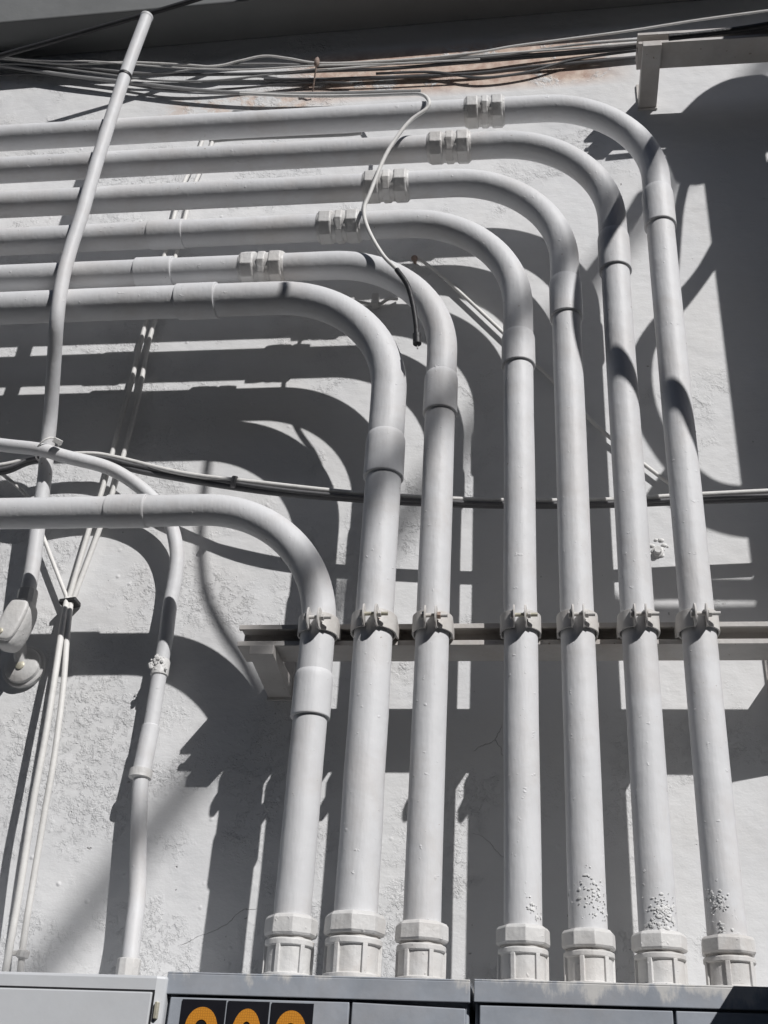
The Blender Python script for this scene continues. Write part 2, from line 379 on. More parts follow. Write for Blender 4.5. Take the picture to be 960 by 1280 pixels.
# flaking paint low on four risers
flake_m = mat('loose_white_paint', (.68, .68, .675), .6, .05)
def flakes(i, spots, par):
    bm = BM()
    for (px, py, n, sp) in spots:
        for _ in range(n*2):
            qx = px+random.gauss(0, sp); qy = py+random.gauss(0, sp*.9)
            zc = at(qx, qy, DD[i]+RR[i]).z; xx = at(qx, qy, DD[i]+RR[i]*.8).x-XV[i]
            if abs(xx) > RR[i]*.97: continue
            yy = -math.sqrt(RR[i]**2-xx**2)
            s = random.choice((.0007, .0009, .0012, .0016, .0022))*random.uniform(.8, 1.2)
            m = Matrix.Translation((XV[i]+xx, -DD[i]+yy*.985, zc)) @ Matrix.Rotation(math.atan2(xx, -yy), 4, 'Z') @ Matrix.Diagonal((s*random.uniform(.8, 1.8), .0006, s*random.uniform(.7, 1.4), 1))
            r_ = bmesh.ops.create_icosphere(bm, subdivisions=1, radius=1, matrix=m)
            for v in r_['verts']: v.co += Vector((random.uniform(-1, 1)*.0005, random.uniform(-1, 0)*.0004, random.uniform(-1, 1)*.0005))
    o = obj('flaking_paint', bm, flake_m, par, smooth=50); o['label'] = 'blistered flaking white paint'
flakes(4, [(668, 1132, 10, 5), (674, 1145, 6, 3)], conduits[3])
flakes(5, [(737, 1118, 26, 12), (752, 1140, 10, 6), (735, 1095, 6, 8)], conduits[4])
flakes(6, [(827, 1137, 60, 9), (815, 1160, 26, 9), (835, 1160, 16, 8)], conduits[5])
flakes(7, [(896, 1130, 22, 8), (902, 1160, 8, 5), (888, 1118, 8, 5)], conduits[6])

# ------------------------------------------------------------ channel rails on cantilever arms
SD, SB, SZ, SH = .163, .089, .8185, .0413
def rail(x0, x1, zt, label):
    t = thing('channel_rail', (x0, -SB, zt), label, 'support rail', 'slotted channel rails holding the conduits')
    bm = BM(); th = .0028; zb = zt-SH
    pr = [(-SB, zb), (-SD, zb), (-SD, zb+.0095), (-SD+.007, zb+.0095), (-SD+.007, zb+.0068), (-SD+th, zb+.0068), (-SD+th, zb+th), (-SD+.04, zb+th),
          (-SD+.04, zt-th), (-SD+th, zt-th), (-SD+th, zt-.0068), (-SD+.007, zt-.0068), (-SD+.007, zt-.0095), (-SD, zt-.0095), (-SD, zt), (-SB, zt)]
    prism(bm, [(x0, a, b) for a, b in pr], (x1-x0, 0, 0))
    obj('channel', bm, strut_m, t, smooth=0, bevel=.0007, seg=1)
    return t
def arm(x, ztop, par, wdt=.044, dep=.172, brace=False):
    """cantilever arm: tapering box with a wall plate"""
    bm = BM(); hf, hb = .02, .036
    side = [(0, ztop-.0015), (-dep, ztop-.0015), (-dep, ztop-hf), (-.006, ztop-hb), (0, ztop-hb)]
    prism(bm, [(x-wdt/2, a-.0, b) for a, b in side], (wdt, 0, 0))
    a = obj('cantilever_arm', bm, strut_m, par, smooth=0, bevel=.0012)
    bm = BM(); box(bm, (x-wdt*.5-.002, -.005, ztop-.042), (x+wdt*.5+.002, 0, ztop+.05))
    obj('wall_plate', bm, strut_m, a, smooth=0, bevel=.001)
    if brace:
        bm = BM(); sweep(bm, [(x, -.15, ztop-hf), (x-.015, -.004, ztop-.16)], .007, 12); obj('brace', bm, strut_m, a)
lr = rail(at(300, 777, SD).x, 1.3, SZ, 'long slotted white channel rail running behind the seven clamped risers')
arm(at(327, 812, .17).x, SZ-SH, lr); arm(.432, SZ-SH, lr, brace=True); arm(1.1, SZ-SH, lr)
uz = at(800, 41, SD).z; ux = at(797, 44, SD).x
ur = rail(ux, 1.3, uz, 'upper channel rail on a bracket in the top right corner, partly in shade')
arm(at(816, 63, .17).x, uz-SH, ur); arm(1.1, uz-SH, ur)

# ------------------------------------------------------------ pipe clamps on the lower rail
ordn = ['leftmost', 'second from the left', 'third from the left', 'fourth from the left', 'third from the right', 'second from the right', 'rightmost']
cl_lab = ['pipe clamp around the leftmost riser, just under the lowest elbow', 'largest pipe clamp, around the thickest riser', 'pipe clamp around the third riser, between the thickest riser and the middle one',
 'pipe clamp with a yellowed bolt on the middle, fourth riser', 'pipe clamp on the fifth riser, third clamp from the right', 'pipe clamp on the second riser from the right', 'pipe clamp on the rightmost riser']
for i in range(1, 8):
    x, r = XV[i], RR[i]+.0022; y = -DD[i]; zc = SZ-SH/2; Hc = .033
    t = thing('pipe_clamp', (x, y, zc), cl_lab[i-1], 'pipe clamp', 'strut clamps holding the risers on the rail')
    bm = BM(); n = 40; ring = []
    gap = .30+.03*random.random()
    for k in range(n+1):
        a = -pi/2+gap + (2*pi-2*gap)*k/n
        for (rr, zz_) in ((r, -Hc/2), (r+.003, -Hc/2), (r+.003, Hc/2), (r, Hc/2)):
            ring.append(bm.verts.new((x+rr*cos(a), y+rr*sin(a), zc+zz_)))
    for k in range(n):
        for j in range(4):
            q = k*4; bm.faces.new((ring[q+j], ring[q+(j+1) % 4], ring[q+4+(j+1) % 4], ring[q+4+j]))
    bm.faces.new(ring[:4][::-1]); bm.faces.new(ring[-4:])
    obj('band', bm, clamp_m, t, bevel=.0006)
    ex = r*sin(gap); ey = y-r*cos(gap); tilt = random.uniform(-.06, .06)
    for s in (-1, 1):
        bm = BM(); Hh = .034; e0, e1 = ey+.002, ey-.026
        # ear outline in the y-z plane: square at the band, rounded nose
        pts = [(e0, -Hh/2), (e0, Hh/2)]
        for k in range(9):
            a = pi/2-pi*k/8; pts.append((e1+.012-.012*cos(a), (Hh/2+.002)*sin(a)))
        m = Matrix.Translation((x+s*ex, 0, zc)) @ Matrix.Rotation(-s*.05+tilt, 4, 'Z')
        m = Matrix.Translation((x+s*ex, ey, zc)) @ Matrix.Rotation(-s*.04+tilt*.5, 4, 'Z') @ Matrix.Translation((0, -ey, 0))
        prism(bm, [m @ Vector((-.0015, a, b)) for a, b in pts], (.003, 0, 0))
        obj('ear', bm, clamp_m, t, smooth=30, bevel=.0005)
    by = ey-.013; bz = zc+.001
    bm = BM(); lathe(bm, (x-ex-.006, by, bz), (1, 0, 0), [(0, .0035), (2*ex+.024+.004*random.random(), .0035)], 14)
    obj('bolt', bm, steel_m if i in (2, 4) else clamp_m, t)
    bm = BM(); lathe(bm, (x+ex+.0022, by, bz), (1, 0, 0), [(0, .0066), (.0055, .0066)], 6, .3); obj('nut', bm, clamp_m if i != 3 else rust_m, t, smooth=20, bevel=.0005)
    bm = BM(); lathe(bm, (x-ex-.0065, by, bz), (1, 0, 0), [(0, .0055), (.001, .0068), (.0045, .0068)], 6); obj('bolt_head', bm, clamp_m, t, smooth=20)
    # hook lugs where the clamp halves grip the rail
    for s in (-1, 1):
        a = x+s*(r+.001); bm = BM()
        prism(bm, [(a-.0016*s, y+.002, zc-Hc/2), (a-.0016*s, y+.002, zc+Hc/2), (a-.0016*s, -SD+.006, zc+Hc/2-.008), (a-.0016*s, -SD+.006, zc-Hc/2+.008)], (.0032*s, 0, 0))
        obj('hook', bm, clamp_m, t, smooth=0)

# ------------------------------------------------------------ leaning pole conduit and its fittings
PR = .0148
pl = [(183, 22, .247), (156, 95, .247), (122, 200, .247), (103, 266, .247), (88, 312, .247), (77.5, 353, .247), (71, 400, .235), (67.5, 453, .18), (63, 520, .112), (59, 560, .088), (55.5, 600, .077), (49, 645, .072), (42, 700, .07), (36, 735, .071), (32, 757, .073)]
t = thing('leaning_conduit', at(34, 742, .07), 'thin white conduit leaning across in front of the six left runs, bent at the foot', 'conduit')
pp = catmull([at(*q) for q in pl], 6)
bm = BM(); sweep(bm, pp, PR, 28); obj('pole_pipe', bm, pipe_m, t)
ax = (pp[0]-pp[6]).normalized()
bm = BM(); lathe(bm, pp[0]-ax*.002, ax, [(0, PR+.0004), (.003, PR+.0012), (.007, PR+.0012), (.008, PR*.8)], 28); obj('end_cap', bm, pipe_m, t)
j = at(156, 95, .247); bm = BM(); lathe(bm, j-ax*.004, ax, [(0, PR+.0005), (.0003, PR+.0016), (.0075, PR+.0016), (.008, PR+.0005)], 28); o = obj('joint_ring', bm, black_m, t); o['label'] = 'dark gap ring'
axl = (pp[-3]-pp[-1]).normalized()
bm = BM(); lathe(bm, pp[-1]-axl*.004, axl, [(0, PR+.0045), (.036, PR+.0045), (.040, PR)], 12); obj('lower_connector', bm, fit_m, t, smooth=25, bevel=.001)
# LB access fitting
lb = at(21, 782, .078)
t = thing('conduit_body', lb, 'rounded white access fitting with a screwed cover at the foot of the leaning conduit', 'conduit fitting')
rot = Matrix.Translation(lb) @ Matrix.Rotation(radians(11), 4, 'Y') @ Matrix.Rotation(radians(-6), 4, 'X')
def capsule(bm, m, hw, hl, y0, y1, n=10):
    pts = []
    for k in range(n+1): a = pi*k/n; pts.append((hw*cos(a), hl+hw*.55*sin(a)))
    for k in range(n+1): a = pi+pi*k/n; pts.append((hw*cos(a), -hl+hw*.55*sin(a)))
    prism(bm, [m @ Vector((a, y0, b)) for a, b in pts], m.to_3x3() @ Vector((0, y1-y0, 0)))
def rounded(bm, m, a, b, c, e=.55, nu=40, nv=22):
    sg = lambda v, p: math.copysign(abs(v)**p, v); rows = []
    for j_ in range(1, nv):
        ph = -pi/2+pi*j_/nv
        rows.append([bm.verts.new(m @ Vector((a*sg(cos(ph), e)*sg(cos(2*pi*i_/nu), e), b*sg(cos(ph), e)*sg(sin(2*pi*i_/nu), e), c*sg(sin(ph), .75)))) for i_ in range(nu)])
    for A_2, B_2 in zip(rows, rows[1:]):
        for k in range(nu): bm.faces.new((A_2[k], A_2[(k+1) % nu], B_2[(k+1) % nu], B_2[k]))
    bm.faces.new(rows[0][::-1]); bm.faces.new(rows[-1])
bm = BM(); rounded(bm, rot, .0245, .029, .053); obj('fitting_body', bm, fit_m, t, smooth=60)
bm = BM(); rounded(bm, rot @ Matrix.Translation((0, -.0245, 0)), .0215, .0085, .046); obj('cover', bm, fit_m, t, smooth=60)
bm = BM()
for s in (-1,):
    lathe(bm, rot @ Vector((-.007, -.031, s*.032)), rot.to_3x3() @ Vector((0, -1, 0)), [(0, .0065), (.003, .006), (.004, .004)], 14)
obj('screw', bm, steel_m, t)
# round wall box under it
rb_ = at(30, 842, .0)
t = thing('round_wall_box', rb_, 'round painted junction box on the wall under the access fitting', 'junction box')
bm = BM(); lathe(bm, rb_+Vector((0, 0, .012)), (0, -1, 0), [(-.002, .043), (.009, .043), (.0105, .0415), (.011, .037), (.018, .035), (.022, .028), (.0235, .012)], 36); obj('box_body', bm, fit_m, t)
bm = BM(); lathe(bm, rb_+Vector((0, -.021, .008)), (0, -1, .1), [(0, .009), (.004, .009), (.006, .005)], 12); obj('screw', bm, steel_m, t)
bm = BM(); sweep(bm, [rb_+Vector((-.004, -.015, .02)), rb_+Vector((-.006, -.035, .05)), lb+Vector((-.006, .01, -.035))], .013, 20); obj('nipple', bm, fit_m, t)

# ------------------------------------------------------------ curved small conduit
cv = [(-60, 547, .1), (0, 556, .11), (50, 562, .119), (83, 571, .11), (133, 584, .085), (167, 603, .066), (195, 628, .052), (213, 655, .044), (221, 690, .038), (219, 722, .036), (212, 760, .036), (207, 800, .036), (201, 832, .036), (190, 900, .038), (180, 950, .041), (175.5, 985, .044), (173, 1060, .052), (171.5, 1120, .06), (167, 1160, .07), (163, 1198, .078), (161, 1222, .08)]
cp = [at(*q) for q in cv]; pth = catmull(cp, 6)
t = thing('curved_conduit', cp[-1], 'small white conduit sweeping over the leaning pole and down to the left box', 'conduit')
bm = BM(); sweep(bm, pth, .0142, 28); obj('curved_pipe', bm, pipe_m, t)
a = cp[14]; b = at(189, 907, .038); ax = (a-b).normalized()
bm = BM(); lathe(bm, b, ax, [(0, .0142), (.002, .0165), ((at(176.5, 965, .042)-b).length, .0168)], 28); cc = obj('coupling', bm, pipe_m, t)
c0 = at(177, 962, .042); bm = BM(); lathe(bm, c0, ax, [(0, .017), (.001, .0205), (.016, .0205), (.018, .0165)], 28); obj('coupling_nut', bm, fit_m, cc)
bm = BM(); q = at(162, 1199, .078); lathe(bm, q+Vector((0, 0, -.03)), (0, 0, 1), [(0, .0195), (.03, .0195), (.031, .015)], 10, .1); obj('box_connector', bm, fit_m, t, smooth=20, bevel=.001)
# patched joint
bm = BM(); q = at(201, 832, .036); ax2 = (pth[75]-pth[70]).normalized()
lathe(bm, q+Vector((0, 0, -.022)), (cp[11]-cp[13]), [(0, .0148), (.002, .0168), (.03, .0168), (.034, .0148)], 20)
for _ in range(34):
    s = random.uniform(.002, .0055); m = Matrix.Translation(q+Vector((random.gauss(-.002, .006), -.014+random.uniform(-.004, .002), random.gauss(0, .009)))) @ Matrix.Diagonal((s, s*.6, s*1.1, 1))
    bmesh.ops.create_icosphere(bm, subdivisions=1, radius=1, matrix=m)
o = obj('patched_joint', bm, fit_m, t, smooth=30); o['label'] = 'lumpy joint daubed with putty'
# tie wire around pole and curved conduit
t = thing('tie_wire', at(58, 562, .104), 'twisted wire tie binding the curved conduit to the leaning pole', 'wire tie')
bm = BM(); ctr = (at(59, 562, .104)); A_ = []
for k in range(19):
    a = 2*pi*k/18; A_.append(ctr+Vector((.022*cos(a)*.9+.006*sin(a), -.034*sin(a), .019*cos(a))))
sweep(bm, A_, .0018, 8); obj('wire_loop', bm, cable_l, t)
bm = BM(); box(bm, (-.008, -.006, -.005), (.008, .006, .006), Matrix.Translation(at(72, 552, .14)) @ Matrix.Rotation(.5, 4, 'Y') @ Matrix.Rotation(.4, 4, 'X')); obj('clip', bm, cable_l, t, smooth=0, bevel=.001)

# ------------------------------------------------------------ cables
def cable(name, pts, r, m, label, group=None, cat='cable', n=10, seg=7):
    P = catmull([at(*q) for q in pts], seg)
    bm = BM(); sweep(bm, P, r, n)
    o = obj(name, bm, m)
    me = o.data; org = P[-1].copy(); me.transform(Matrix.Translation(-org)); o.location = org
    return tag(o, label, cat, group)
def dz(pts, d): return [(a, b, d) for a, b in pts]
g = 'cables sagging across behind the risers'
cable('wall_cable', [(-60, 588, .06), (4, 581, .055), (50, 571, .05), (110, 567, .045), (150, 573, .045), (230, 592, .075), (320, 603, .092), (430, 615, .1), (530, 622, .1), (640, 626, .1), (760, 625, .1), (860, 619, .1), (1000, 612, .1)], .0052, cable_l, 'pale upper cable of the bundle sagging behind the risers', g)
cable('wall_cable', [(-60, 598, .05), (4, 590, .05), (45, 576, .045), (120, 573, .04), (180, 590, .05), (320, 613, .085), (430, 623, .092), (530, 629, .094), (640, 632, .094), (760, 631, .094), (860, 627, .094), (1000, 622, .094)], .0068, dark_m, 'grey lower cable of the bundle sagging behind the risers', g)
cable('wall_cable', [(-60, 592, .06), (4, 586, .06), (45, 573, .055), (120, 571, .05), (180, 584, .056), (320, 608, .094), (430, 620, .104), (530, 626, .104), (640, 630, .104), (760, 629, .104), (860, 624, .104), (1000, 618, .104)], .0042, dark_m, 'dark cable in the middle of the bundle behind the risers', g)
bm = BM(); q = at(293, 602, .093); lathe(bm, q+Vector((-.004, 0, 0)), (1, 0, -.2), [(0, .0125), (.008, .0125)], 14)
o = obj('cable_tie', bm, dark_m); tag(o, 'dark tie around the cable bundle left of the risers', 'cable tie')
g = 'thin cables strung along the top of the wall'
tops = [
 ([(-60, 66), (0, 73), (80, 80), (160, 78), (230, 81), (268, 83), (300, 76), (330, 70), (360, 73), (400, 79), (470, 77), (540, 72), (600, 65), (640, 58), (700, 50), (790, 38), (880, 24), (1000, 8)], .034, .0032, cable_l, 'pale wire, uppermost, climbing to the top right corner'),
 ([(-60, 70), (0, 76), (100, 84), (170, 91), (220, 90), (270, 82), (330, 80), (400, 81), (500, 76), (620, 70), (720, 56), (822, 48)], .028, .0032, cable_m, 'grey wire under the uppermost wire, ending at the upper bracket'),
 ([(-60, 74), (0, 82), (90, 95), (170, 104), (240, 112), (320, 117), (400, 117), (480, 115), (526, 114)], .024, .005, cable_m, 'lowest grey wire, hanging just above the topmost run left of the cord'),
 ([(395, 88), (470, 82), (540, 74), (640, 66), (720, 60), (820, 52)], .03, .0028, cable_l, 'short pale wire between the clip and the upper bracket'),
 ([(-60, 86), (10, 84), (100, 88), (200, 93), (330, 92), (395, 89), (480, 86), (560, 80), (680, 70), (818, 58)], .016, .0045, dark_m, 'long dark wire close to the wall, crossing the tan plaster'),
 ([(330, 99), (395, 99), (460, 97), (530, 95), (600, 91), (660, 84), (740, 77), (800, 71), (880, 66)], .010, .004, dark_m, 'lowest dark wire, flat on the tan plaster above the topmost run'),
 ([(395, 84), (480, 80), (560, 76), (640, 70), (720, 64), (820, 53)], .022, .004, dark_m, 'short dark wire from the clip to the upper bracket'),
 ([(-60, 84), (20, 80), (110, 90), (190, 100), (260, 101), (330, 94), (396, 86)], .03, .0026, cable_m, 'thin sagging wire meeting the small clip from the left'),
 ([(-60, 60), (30, 74), (120, 77), (210, 84), (300, 87), (396, 82), (480, 80), (600, 74)], .04, .0022, cable_l, 'very thin pale wire slightly sagging in the upper left'),
 ([(-60, 98), (40, 93), (130, 101), (215, 113), (290, 111), (380, 103), (440, 104)], .012, .003, dark_m, 'dark sagging wire flat on the wall above the topmost run at left'),
 ([(470, 92), (540, 90), (600, 97), (660, 90), (720, 74), (820, 60)], .014, .0034, dark_m, 'slack dark wire dipping across the tan plaster'),
]
for p_, d_, r_, m_, l_ in tops: cable('wall_wire', dz(p_, d_), r_, m_, l_, g, n=8)
cable('black_cable', dz([(836, 47), (900, 40), (960, 31), (1040, 14)], .18), .0075, black_m, 'black cable lying along the slot of the upper rail in the top right corner')
cable('black_cable', dz([(-60, 90), (0, 70), (60, 53), (130, 33), (200, 13), (280, -12), (360, -40)], .15), .0068, black_m, 'thick black cable rising across the top left corner')
bm = BM(); q = at(396, 78, .055); lathe(bm, q, (.1, -.2, 1), [(-.012, .004), (-.006, .008), (.004, .007), (.012, .005), (.016, .002)], 8)
sweep(bm, [q+Vector((0, 0, -.008)), q+Vector((-.01, .03, -.05)), q+Vector((-.016, .05, -.07))], .0022, 6)
o = obj('rusty_clip', bm, rust_m); tag(o, 'small rusty clip gathering the thin wires over the plaster patch', 'clip')
# hanging cord in front of the pipes
hang = [(300, 117, .03), (380, 120, .03), (450, 119.5, .04), (500, 118, .1), (526, 118, .2), (536, 126, .247), (533, 136, .25), (515, 149, .25), (500, 166, .25), (481, 196, .248), (463, 240, .246), (455, 262, .246), (460, 286, .246), (478, 318, .246), (499, 340, .248), (509, 356, .25)]
t = thing('hanging_cord', at(509, 356, .25), 'grey cord draped down over the upper runs with a black taped end', 'cord')
bm = BM(); sweep(bm, catmull([at(*q) for q in hang], 7), .0043, 14); obj('cord', bm, cable_l, t)
bm = BM(); sweep(bm, catmull([at(*q) for q in [(496, 337, .248), (509, 356, .25), (516, 380, .252), (520, 405, .252), (521, 422, .25)]], 7), .0054, 14); obj('taped_sleeve', bm, black_m, t)
bm = BM(); sweep(bm, [at(521, 418, .25), at(521.5, 430, .25)], .0085, 12); obj('cord_end', bm, black_m, t)
bm = BM(); sweep(bm, [at(521.5, 429, .25), at(522, 436, .25)], .0015, 8); obj('bare_wire', bm, cable_m, t)
# old cord between the two top runs
cable('old_cord', dz([(262, 176), (300, 173), (380, 170), (430, 168), (452, 166)], .02), .0055, cable_m, 'short stretch of old cord on the wall between the two topmost runs')
# twin thin conduits
g = 'pair of thin tubes slanting down the wall'
ta = [(262, 150), (244, 200), (226, 240), (203, 330), (178, 420), (165, 475), (152, 522), (130, 605), (112, 660), (86, 748)]
tb = [(276, 150), (257, 200), (240, 240), (217, 330), (188, 420), (177, 475), (167, 522), (144, 605), (125, 660), (92, 748)]
cable('thin_tube', dz(ta, .02), .0056, cable_l, 'left one of the two thin tubes slanting behind the left runs to the clasp', g)
cable('thin_tube', dz(tb, .018), .0056, cable_l, 'right one of the two thin tubes slanting behind the left runs to the clasp', g)
cable('thin_wire', dz([(-60, 540), (0, 590), (37, 624), (50, 660), (66, 702), (84, 748)], .022), .0042, cable_l, 'single thin wire slanting in from the left edge to the clasp')
bm = BM(); q = at(86, 752, .024); box(bm, (-.017, -.009, -.005), (.017, .022, .005), Matrix.Translation(q) @ Matrix.Rotation(-.15, 4, 'Y')); o = obj('cable_clasp', bm, black_m, smooth=0, bevel=.002)
tag(o, 'dark clasp where the slanting tubes meet on the wall', 'clamp')
g = 'pair of thin tubes below the clasp'
cable('lower_tube', [(84, 748, .025), (77, 790, .05), (68, 850, .07), (56, 925, .08), (42, 1000, .08), (25, 1110, .07), (4, 1230, .06)], .0062, cable_l, 'left one of the two thin tubes falling from the clasp to the box', g)
cable('lower_tube', [(89, 748, .022), (84, 795, .045), (79, 860, .065), (68, 945, .075), (55, 1020, .07), (40, 1110, .06), (29, 1180, .05), (24, 1230, .05)], .0056, cable_l, 'right one of the two thin tubes falling from the clasp to the box', g)
bm = BM(); q = at(29, 1192, .05); lathe(bm, q, (.1, 0, 1), [(-.008, .0075), (-.006, .011), (.004, .011), (.006, .008)], 8); box(bm, q+Vector((-.02, -.004, -.003)), q+Vector((.0, .01, .004))); o = obj('tube_strap', bm, fit_m, smooth=20)
tag(o, 'small strap fixing the right lower tube just above the left box', 'strap')
cable('thin_wire', dz([(520, 320), (560, 352), (628, 415), (690, 475), (750, 536), (820, 592), (850, 612)], .011), .0042, cable_l, 'single thin wire running diagonally behind the risers to the lower right')
bm = BM(); q = at(518, 323, .015); bmesh.ops.create_icosphere(bm, subdivisions=2, radius=.008, matrix=Matrix.Translation(q)); sweep(bm, [q, q+Vector((0, .02, 0))], .004, 8); o = obj('wall_hook', bm, rust_m); tag(o, 'small hook on the wall at the upper end of the diagonal wire', 'hook')
q = at(822, 690, .0); bm = BM()
lathe(bm, q, (0, -1, 0), [(-.002, .012), (.004, .012), (.006, .008), (.012, .007)], 10)
for _ in range(22):
    s_ = random.uniform(.0015, .005); m_ = Matrix.Translation(q+Vector((random.gauss(0, .013), -.001, random.gauss(.004, .01)))) @ Matrix.Diagonal((s_*1.4, s_*.6, s_, 1)); bmesh.ops.create_icosphere(bm, subdivisions=1, radius=1, matrix=m_)
o = obj('wall_anchor', bm, fit_m, smooth=40); tag(o, 'old painted-over anchor in a broken patch of wall between the two rightmost risers', 'wall anchor')
# strap clip on the wall between the two inner elbows
q = at(470, 378, .004); t = thing('pipe_strap', q, 'curled wall strap seen between the two innermost elbows', 'strap')
bm = BM(); sweep(bm, catmull([q+Vector((-.05, -.002, .004)), q+Vector((-.03, -.008, -.006)), q+Vector((-.008, -.004, -.008)), q+Vector((0, -.012, -.002)), q+Vector((.01, -.004, -.008)), q+Vector((.03, -.01, 0)), q+Vector((.05, -.002, .006))], 5), .0038, 8); obj('strap_band', bm, fit_m, t)
bm = BM(); box(bm, q+Vector((-.008, -.02, -.02)), q+Vector((.008, .0, .012))); obj('strap_block', bm, fit_m, t, smooth=0, bevel=.002)

# ------------------------------------------------------------ meter boxes
def meter_box(name, x0, x1, dep, ztop, m, label, lip, doors, seamd=.0035):
    t = thing(name, ((x0+x1)/2, -dep/2, -.45), label, 'meter box', 'meter boxes under the conduits')
    body_d = dep-.012
    bm = BM(); box(bm, (x0+.0015, -body_d, -.45), (x1-.0015, 0, ztop-.004)); obj('box_body', bm, m, t, smooth=0, bevel=.003)
    bm = BM()
    # folded lid: top sheet with a turned down front and side skirts
    th = .003
    box(bm, (x0, -dep-.002, ztop-th), (x1, -.002, ztop)); box(bm, (x0, -dep-.002, ztop-lip), (x1, -dep+.001, ztop-th+.0005))
    box(bm, (x0, -dep+.001, ztop-lip), (x0+th, -.002, ztop-th)); box(bm, (x1-th, -dep+.001, ztop-lip), (x1, -.002, ztop-th))
    lid = obj('lid', bm, m, t, smooth=0, bevel=.0012)
    for (a, b, off) in doors:
        bm = BM(); prism(bm, [(a, -dep+.001, -.42), (b, -dep+.001, -.42), (b, -dep+.001, ztop-lip-seamd-off), (a, -dep+.001, ztop-lip-seamd)], (0, .010, 0))
        obj('door_panel', bm, m, t, smooth=0, bevel=.0015)
    return t
BD = .30
xB0, xB1 = at(208, 1232, BD).x, at(587.5, 1240, BD).x
xC0, xC1 = at(592.5, 1240, BD).x, .62
seamB = at(437.5, 1265, BD).x; seamC = at(843, 1265, BD).x
zt = at(400, 1219.5, BD).z; lip = zt-at(400, 1248, BD).z
B = meter_box('meter_box', xB0, xB1, BD, zt, grey_m, 'blue-grey metal meter box with orange numerals, between the white box and the other grey one', lip, [(xB0+.008, seamB-.002, 0), (seamB+.002, xB1-.006, .004)])
Cb = meter_box('meter_box', xC0, xC1, BD, zt+.001, grey_m, 'blue-grey metal meter box at the right, its lid splashed with white paint under four risers', lip, [(xC0+.008, seamC-.002, 0), (seamC+.002, xC1-.006, 0)])
# white paint that ran onto the lids from the conduits above
def splashed():
    m = grey_m.copy(); m.name = 'splashed_lid_paint'; N = m.node_tree.nodes; L = m.node_tree.links; b = N['Principled BSDF']
    old = b.inputs['Base Color'].links[0].from_socket
    g = N.new('ShaderNodeNewGeometry'); sp = N.new('ShaderNodeSeparateXYZ'); L.new(g.outputs['Position'], sp.inputs[0])
    mp = N.new('ShaderNodeMapping'); mp.inputs['Scale'].default_value = (1, 1, .45); L.new(g.outputs['Position'], mp.inputs[0])
    n = N.new('ShaderNodeTexNoise'); n.inputs['Scale'].default_value = 26; n.inputs['Detail'].default_value = 8; n.inputs['Roughness'].default_value = .68; L.new(mp.outputs[0], n.inputs['Vector'])
    h = N.new('ShaderNodeMapRange'); h.inputs[1].default_value = zt-lip*.9; h.inputs[2].default_value = zt; h.inputs[3].default_value = -.16; h.inputs[4].default_value = .03; L.new(sp.outputs[2], h.inputs[0])
    x = N.new('ShaderNodeMapRange'); x.inputs[1].default_value = -.12; x.inputs[2].default_value = .05; x.inputs[3].default_value = -.1; x.inputs[4].default_value = .0; L.new(sp.outputs[0], x.inputs[0])
    a1 = N.new('ShaderNodeMath'); a1.operation = 'ADD'; L.new(n.outputs[0], a1.inputs[0]); L.new(h.outputs[0], a1.inputs[1])
    a2 = N.new('ShaderNodeMath'); a2.operation = 'ADD'; L.new(a1.outputs[0], a2.inputs[0]); L.new(x.outputs[0], a2.inputs[1])
    r = N.new('ShaderNodeMapRange'); r.inputs[1].default_value = .42; r.inputs[2].default_value = .53; r.inputs[3].default_value = 0; r.inputs[4].default_value = .9; L.new(a2.outputs[0], r.inputs[0])
    mx = N.new('ShaderNodeMix'); mx.data_type = 'RGBA'; L.new(r.outputs[0], mx.inputs[0]); L.new(old, mx.inputs[6]); mx.inputs[7].default_value = (.56, .55, .53, 1); L.new(mx.outputs[2], b.inputs['Base Color'])
    return m
sp_m = splashed()
for bx_ in (B, Cb):
    for ch in bx_.children:
        if ch.name.startswith('lid'): ch.data.materials[0] = sp_m
# white box on the left
WD = .312; wz = at(100, 1216.5, WD).z; wx1 = at(206, 1250, WD-.006).x; wxd = at(190.5, 1250, WD).x
t = thing('left_box', (-1.0, -WD/2, -.4), 'smooth off-white electrical box in the lower left corner', 'electrical box')
bm = BM(); prism(bm, [(-1.6, -.0, -.4), (-1.6, -WD, -.4), (wxd+.002, -WD, -.4), (wx1, -WD+.007, -.4), (wx1, 0, -.4)], (0, 0, wz+.4)); obj('box_body', bm, white_box_m, t, smooth=0, bevel=.004)
dz1 = at(100, 1237.5, WD).z
bm = BM(); box(bm, (-1.5, -WD-.003, -.35), (wxd-.001, -WD+.002, dz1)); obj('door_panel', bm, white_box_m, t, smooth=0, bevel=.002)
bm = BM()
box(bm, (-1.5, -WD-.0008, dz1+.0003), (wxd+.002, -WD+.002, dz1+.0030)); box(bm, (wxd-.0006, -WD-.0008, -.35), (wxd+.0022, -WD+.002, dz1+.0003)); o = obj('gasket', bm, black_m, t, smooth=0); o['label'] = 'dark rubber gap around the door'
bm = BM(); box(bm, at(195, 1262, WD)+Vector((-.002, -.004, -.012)), at(195, 1262, WD)+Vector((.003, .012, .01))); obj('hinge_pin', bm, steel_m, t, smooth=0, bevel=.001)
